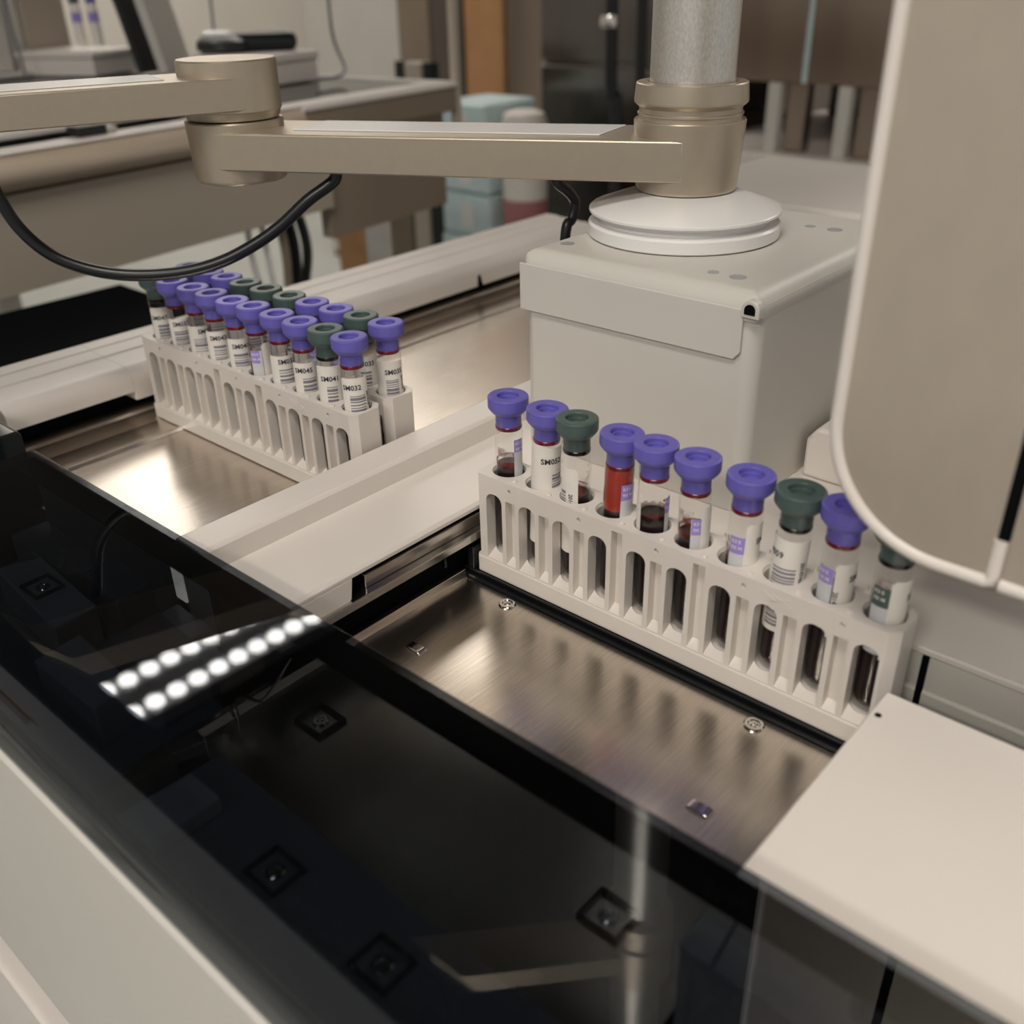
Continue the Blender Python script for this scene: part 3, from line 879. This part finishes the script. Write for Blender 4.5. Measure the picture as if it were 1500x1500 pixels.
t = thing('tube_box', 'white lidded box with two capped tubes standing on it, on the lab bench', 'box', (-1442.6, 570.5, 117.4))
rotbox('box_base', 'white', t, (-1442.6, 570.5, 117.4), (145.6, 114.4, 26), RAD(24), 2)
rotbox('box_lid', 'white', t, (-1442.6, 570.5, 143.7), (150.8, 119.6, 10.4), RAD(24), 2.5)
def small_tube(x, y, z, capm, label):
    t = thing('sample_tube', label, 'test tube', (x, y, z), 'tubes on the white box')
    bm = nb(); lathe(bm, [(0, z)] + [(8 * math.sin(a), z + 8 - 8 * math.cos(a)) for a in (.4, .8, 1.2, 1.57)] + [(8, z + 76)], 20, (x, y), False); obj('tube_body', bm, 'tube', t)
    bm = nb(); lathe(bm, [(0, z + 66), (7.6, z + 66), (7.6, z + 74), (11, z + 75), (11.5, z + 76), (11.5, z + 87), (10.8, z + 88), (5, z + 88), (5, z + 85), (0, z + 85)], 24, (x, y), False); obj('cap', bm, capm, t)
    bm = nb(); patch(bm, 8.3, RAD(-110), RAD(50), z + 6, z + 64, 14, x, y); l = obj('label_paper', bm, 'label', t)
    bm = nb(); patch(bm, 8.5, RAD(-100), RAD(30), z + 40, z + 54, 12, x, y); obj('colour_field', bm, 'purple2', l)
small_tube(-1384.1, 580.9, 154.4, 'purple', 'nearer purple-capped tube standing on the white bench box')
small_tube(-1408.8, 565.3, 154.4, 'green', 'dark-capped tube just behind the purple one on the white bench box')
t = thing('foam_carton', 'tall cream carton standing at the far left of the bench', 'box', (-1598.6, 544.5, 117.5))
rotbox('carton_body', 'label', t, (-1598.6, 544.5, 117.5), (120, 96, 286), RAD(20), 3)
rotbox('carton_side', 'beige', t, (-1533, 568.6, 117.5), (8, 96, 280), RAD(20), 2)
t = thing('display', 'grey display seen from the side, leaning, with a black screen edge', 'monitor', (-1312.6, 643.3, 117.4))
rotbox('display_back', 'grey_white', t, (-1287.9, 656.3, 119), (75.4, 15.6, 390), RAD(-65), 2, RAD(13))
rotbox('screen_edge', 'black', t, (-1329.5, 635.5, 119), (59.8, 10.4, 390), RAD(-65), 1, RAD(13))
t = thing('desk_phone', 'black rounded desk device with a white highlight painted on top, on a white box', 'phone', (-1052.6, 639.4, 158.3))
bm = nb(); lathe(bm, [(0, 158.4), (33.8, 158.4), (41.6, 162.9), (40.3, 173.3), (28.6, 181.1), (0, 183.8)], 28, (-1069.5, 609.5), False); obj('device_body', bm, 'rubber', t)
rotbox('device_body', 'rubber', t, (-1048.7, 651.1, 158.4), (109.2, 59.8, 24.7), RAD(62), 9)
bm = nb(); lathe(bm, [(0, 187.6), (18.2, 186.4), (23.4, 183.5), (23.4, 179.9), (0, 179.9)], 24, (-1077.3, 604.3), False); obj('device_highlight', bm, 'gloss_white', t)  # white cap stands in for the highlight on the glossy black body
t = thing('paper_box', 'low white box on the bench behind the elbow of the arm', 'box', (-1039.6, 639.4, 117.4))
rotbox('box_base', 'white', t, (-1039.6, 639.4, 117.4), (135.2, 109.2, 28.6), RAD(12), 2)
rotbox('box_lid', 'white', t, (-1039.6, 639.4, 146.3), (140.4, 114.4, 11.7), RAD(12), 2)
t = thing('keyboard', 'pale keyboard lying on the bench edge under the upper arm', 'keyboard', (-812.1, 232.5, 118.8))
rotbox('keyboard_body', 'white', t, (-812.1, 232.5, 118.8), (67.6, 273, 6.5), BA, 1.5)
for r in range(4):
    for c in range(14):
        rotbox('key', 'label', t, Matrix.Translation((-812.1, 232.5, 125.4)) @ (Matrix.Rotation(BA, 4, 'Z') @ Vector((-24 + r * 16, -123 + c * 19, 0))), (13, 16, 2), BA)
t = thing('usb_dongle', 'small dark blue-black plug on the bench edge beside the keyboard', 'plug', (-736.7, 210.4, 118.8))
rotbox('plug_body', 'black', t, (-736.7, 210.4, 118.8), (20.8, 33.8, 9.1), BA, 1.5)
rotbox('plug_tip', 'steel', t, (-740, 235.1, 118.8), (10.4, 13, 5.2), BA)
for (pts, lab) in (([(-1423.1, 466.5, 125.3), (-1430.9, 469.1, 151.2), (-1443.9, 471.7, 201.9), (-1449.1, 474.3, 312.4)], 'thin grey wire rising in front of the white bench box'),
                   ([(-1176.1, 606.9, 125.2), (-1189.1, 658.9, 130.4), (-1228.1, 697.9, 182.4), (-1241.1, 710.9, 312.4)], 'thin dark wire climbing behind the leaning display'),
                   ([(-916.1, 645.9, 125.2), (-929.1, 710.9, 130.4), (-981.1, 736.9, 182.4), (-994.1, 749.9, 312.4)], 'thin dark wire slanting over the far end of the bench')):
    bm = nb(); sweep(bm, pts, 2.4, 8, 6); tag(obj('wire', bm, 'dark_part'), lab, 'wire', 'thin wires on the bench')
t = thing('stand_column', 'pale grey upright column at the extreme left of the bench', 'column', (-1501.1, 448.3, 117.4))
rotbox('column_post', 'grey_white', t, (-1501.1, 448.3, 125.5), (52, 52, 416), BA, 3)
rotbox('column_foot', 'grey_white', t, (-1501.1, 448.3, 117.4), (91, 91, 7.8), BA, 2)

# ------------------------------------------------------------------ between machine and bench, and the far side of the room
t = thing('black_block', 'black block on the floor in the gap between the machine and the bench', 'cabinet', (-440, -100, FL))
bx('cabinet_body', 'gap', t, -700, -380, -95, 190, FL, -30)  # plain black block filling the gap
bx('block_top', 'gap', t, -704, -376, -99, 194, -30, -25, bevel=1)
CBN = thing('cable_bundle', 'hanging black and white cables under the far end of the bench', 'cable', (-770, 464, FL))
for (dx, m, r) in ((0, 'rubber', 7.5), (14, 'rubber', 6.5), (-10, 'brown', 6), (-46, 'gloss_white', 4), (-30, 'gloss_white', 4)):
    bm = nb(); sweep(bm, [(-772, 464 + dx * 1.3, -11), (-768, 467 + dx * 1.4, -60), (-774, 464 + dx, -150), (-764, 470 + dx * 1.3, -400), (-770, 466 + dx * 1.3, FL)], r, 8, 6); obj('cable_strand', bm, m, CBN)
t = thing('carton', 'brown cardboard carton on the floor beyond the loader', 'box', (-1830, 1600, FL))
bx('carton_body', 'carton', t, -1985, -1725, 1500, 1720, FL, -368, bevel=3)
bx('carton_flap', 'carton', t, -1985, -1725, 1490, 1499, -420, -362, bevel=1)
t = thing('upright_post', 'cream door post with dark edges beyond the end of the bench', 'post', (-1625, 1510, FL))
bx('post_body', 'beige', t, -1655, -1600, 1500, 1540, FL, 60, bevel=3)
bx('post_edge', 'black', t, -1700, -1656, 1510, 1540, FL, 60)
bx('post_edge', 'black', t, -1599, -1575, 1510, 1540, FL, 60)
names = ['bottom', 'second lowest', 'third lowest', 'fourth lowest', 'third highest', 'second highest', 'top']
for i in range(7):
    t = thing('paper_pack', '%s bluish white paper pack of the stack beyond the loader' % names[i], 'pack', (-1465, 1590, FL + 104 * i), 'bluish packs in the far stack')
    o_ = random.uniform(-8, 8)
    bx('pack_body', 'paper', t, -1548 + o_, -1382 + o_, 1500, 1690, FL + 104.5 * i + .3, FL + 104.5 * i + 101, bevel=9, seg=3)
    bx('pack_band', 'gloss_white', t, -1480 + o_, -1440 + o_, 1499, 1691, FL + 104.5 * i + 20, FL + 104.5 * i + 80)
t = thing('waste_drum', 'pale drum with a red band standing next to the bluish packs', 'drum', (-1320, 1560, FL))
bm = nb(); lathe(bm, [(50, FL), (54, FL + 10), (54, -60), (46, -40), (30, -34), (0, -34)], 32, (-1318, 1560), False); obj('drum_body', bm, 'label', t)
bm = nb(); lathe(bm, [(55, -300), (55.5, -296), (55.5, -236), (55, -232)], 32, (-1318, 1560), False); obj('drum_band', bm, 'red', t)
t = thing('steel_cabinet', 'tall dark stainless cabinet behind the pole', 'cabinet', (-1150, 1850, FL))
bx('cabinet_body', 'steel_dark', t, -1470, -910, 1820, 2400, FL, 1450)
bx('cabinet_door', 'steel_dark', t, -1468, -912, 1800, 1819, 52, 1440, bevel=4)
bx('cabinet_door', 'steel_dark', t, -1468, -912, 1800, 1819, FL + 40, 40, bevel=4)
t = thing('water_pipe', 'pair of black pipes with a bright fitting hanging in front of the dark cabinet', 'pipe', (-990, 1450, 160))
for (x, y, r) in ((-992, 1450, 13), (-955, 1500, 11)):
    bm = nb(); sweep(bm, [(x, y, CEIL), (x, y, 160), (x + 18, y, -20), (x + 24, y, FL)], r, 10, 6); obj('pipe_run', bm, 'rubber', t)
bm = nb(); lathe(bm, [(0, 150), (17, 150), (20, 158), (17, 172), (0, 172)], 18, (-994, 1447), False); obj('pipe_fitting', bm, 'chrome', t)
t = thing('fume_cupboard', 'warm brown stainless cupboard on grey legs at the right rear', 'cupboard', (-560, 1800, FL))
bx('cupboard_body', 'brown_steel', t, -840, 100, 1620, 2200, 52, 1300)
bx('cupboard_door', 'brown_steel', t, -838, -652, 1600, 1619, 52, 1290, bevel=3)
bx('cupboard_door', 'brown_steel', t, -640, 98, 1600, 1619, 52, 1290, bevel=3)
bx('door_seal', 'paper', t, -651, -641, 1604, 1619, 52, 1290)
for x in (-705, -559, -400):
    bx('grey_leg', 'grey_white', t, x - 13, x + 13, 1600, 1626, -78, 51, bevel=2)
    bx('brown_leg', 'brown_steel', t, x + 22, x + 62, 1620, 1650, -78, 51, bevel=2)
bx('rear_panel', 'steel_dark', t, -840, 100, 2150, 2200, -78, 51)
bx('counter', 'white', t, -900, 140, 1560, 2240, -112, -78, bevel=3)
bx('counter_base', 'brown', t, -880, 120, 1600, 2230, FL, -112)
t = thing('far_cupboard', 'tall cupboard with grey, brown and black doors beyond the bench end', 'cupboard', (-2300, 2200, FL))
bx('cupboard_body', 'brown', t, -2900, -1930, 2200, 2500, FL, 1100)
for (a, b, m) in ((-2890, -2410, 'grey_white'), (-2400, -2262, 'brown'), (-2252, -2110, 'steel_dark'), (-2100, -1940, 'carton')):
    bx('cupboard_door', m, t, a, b, 2182, 2199, FL + 30, 1090, bevel=3)
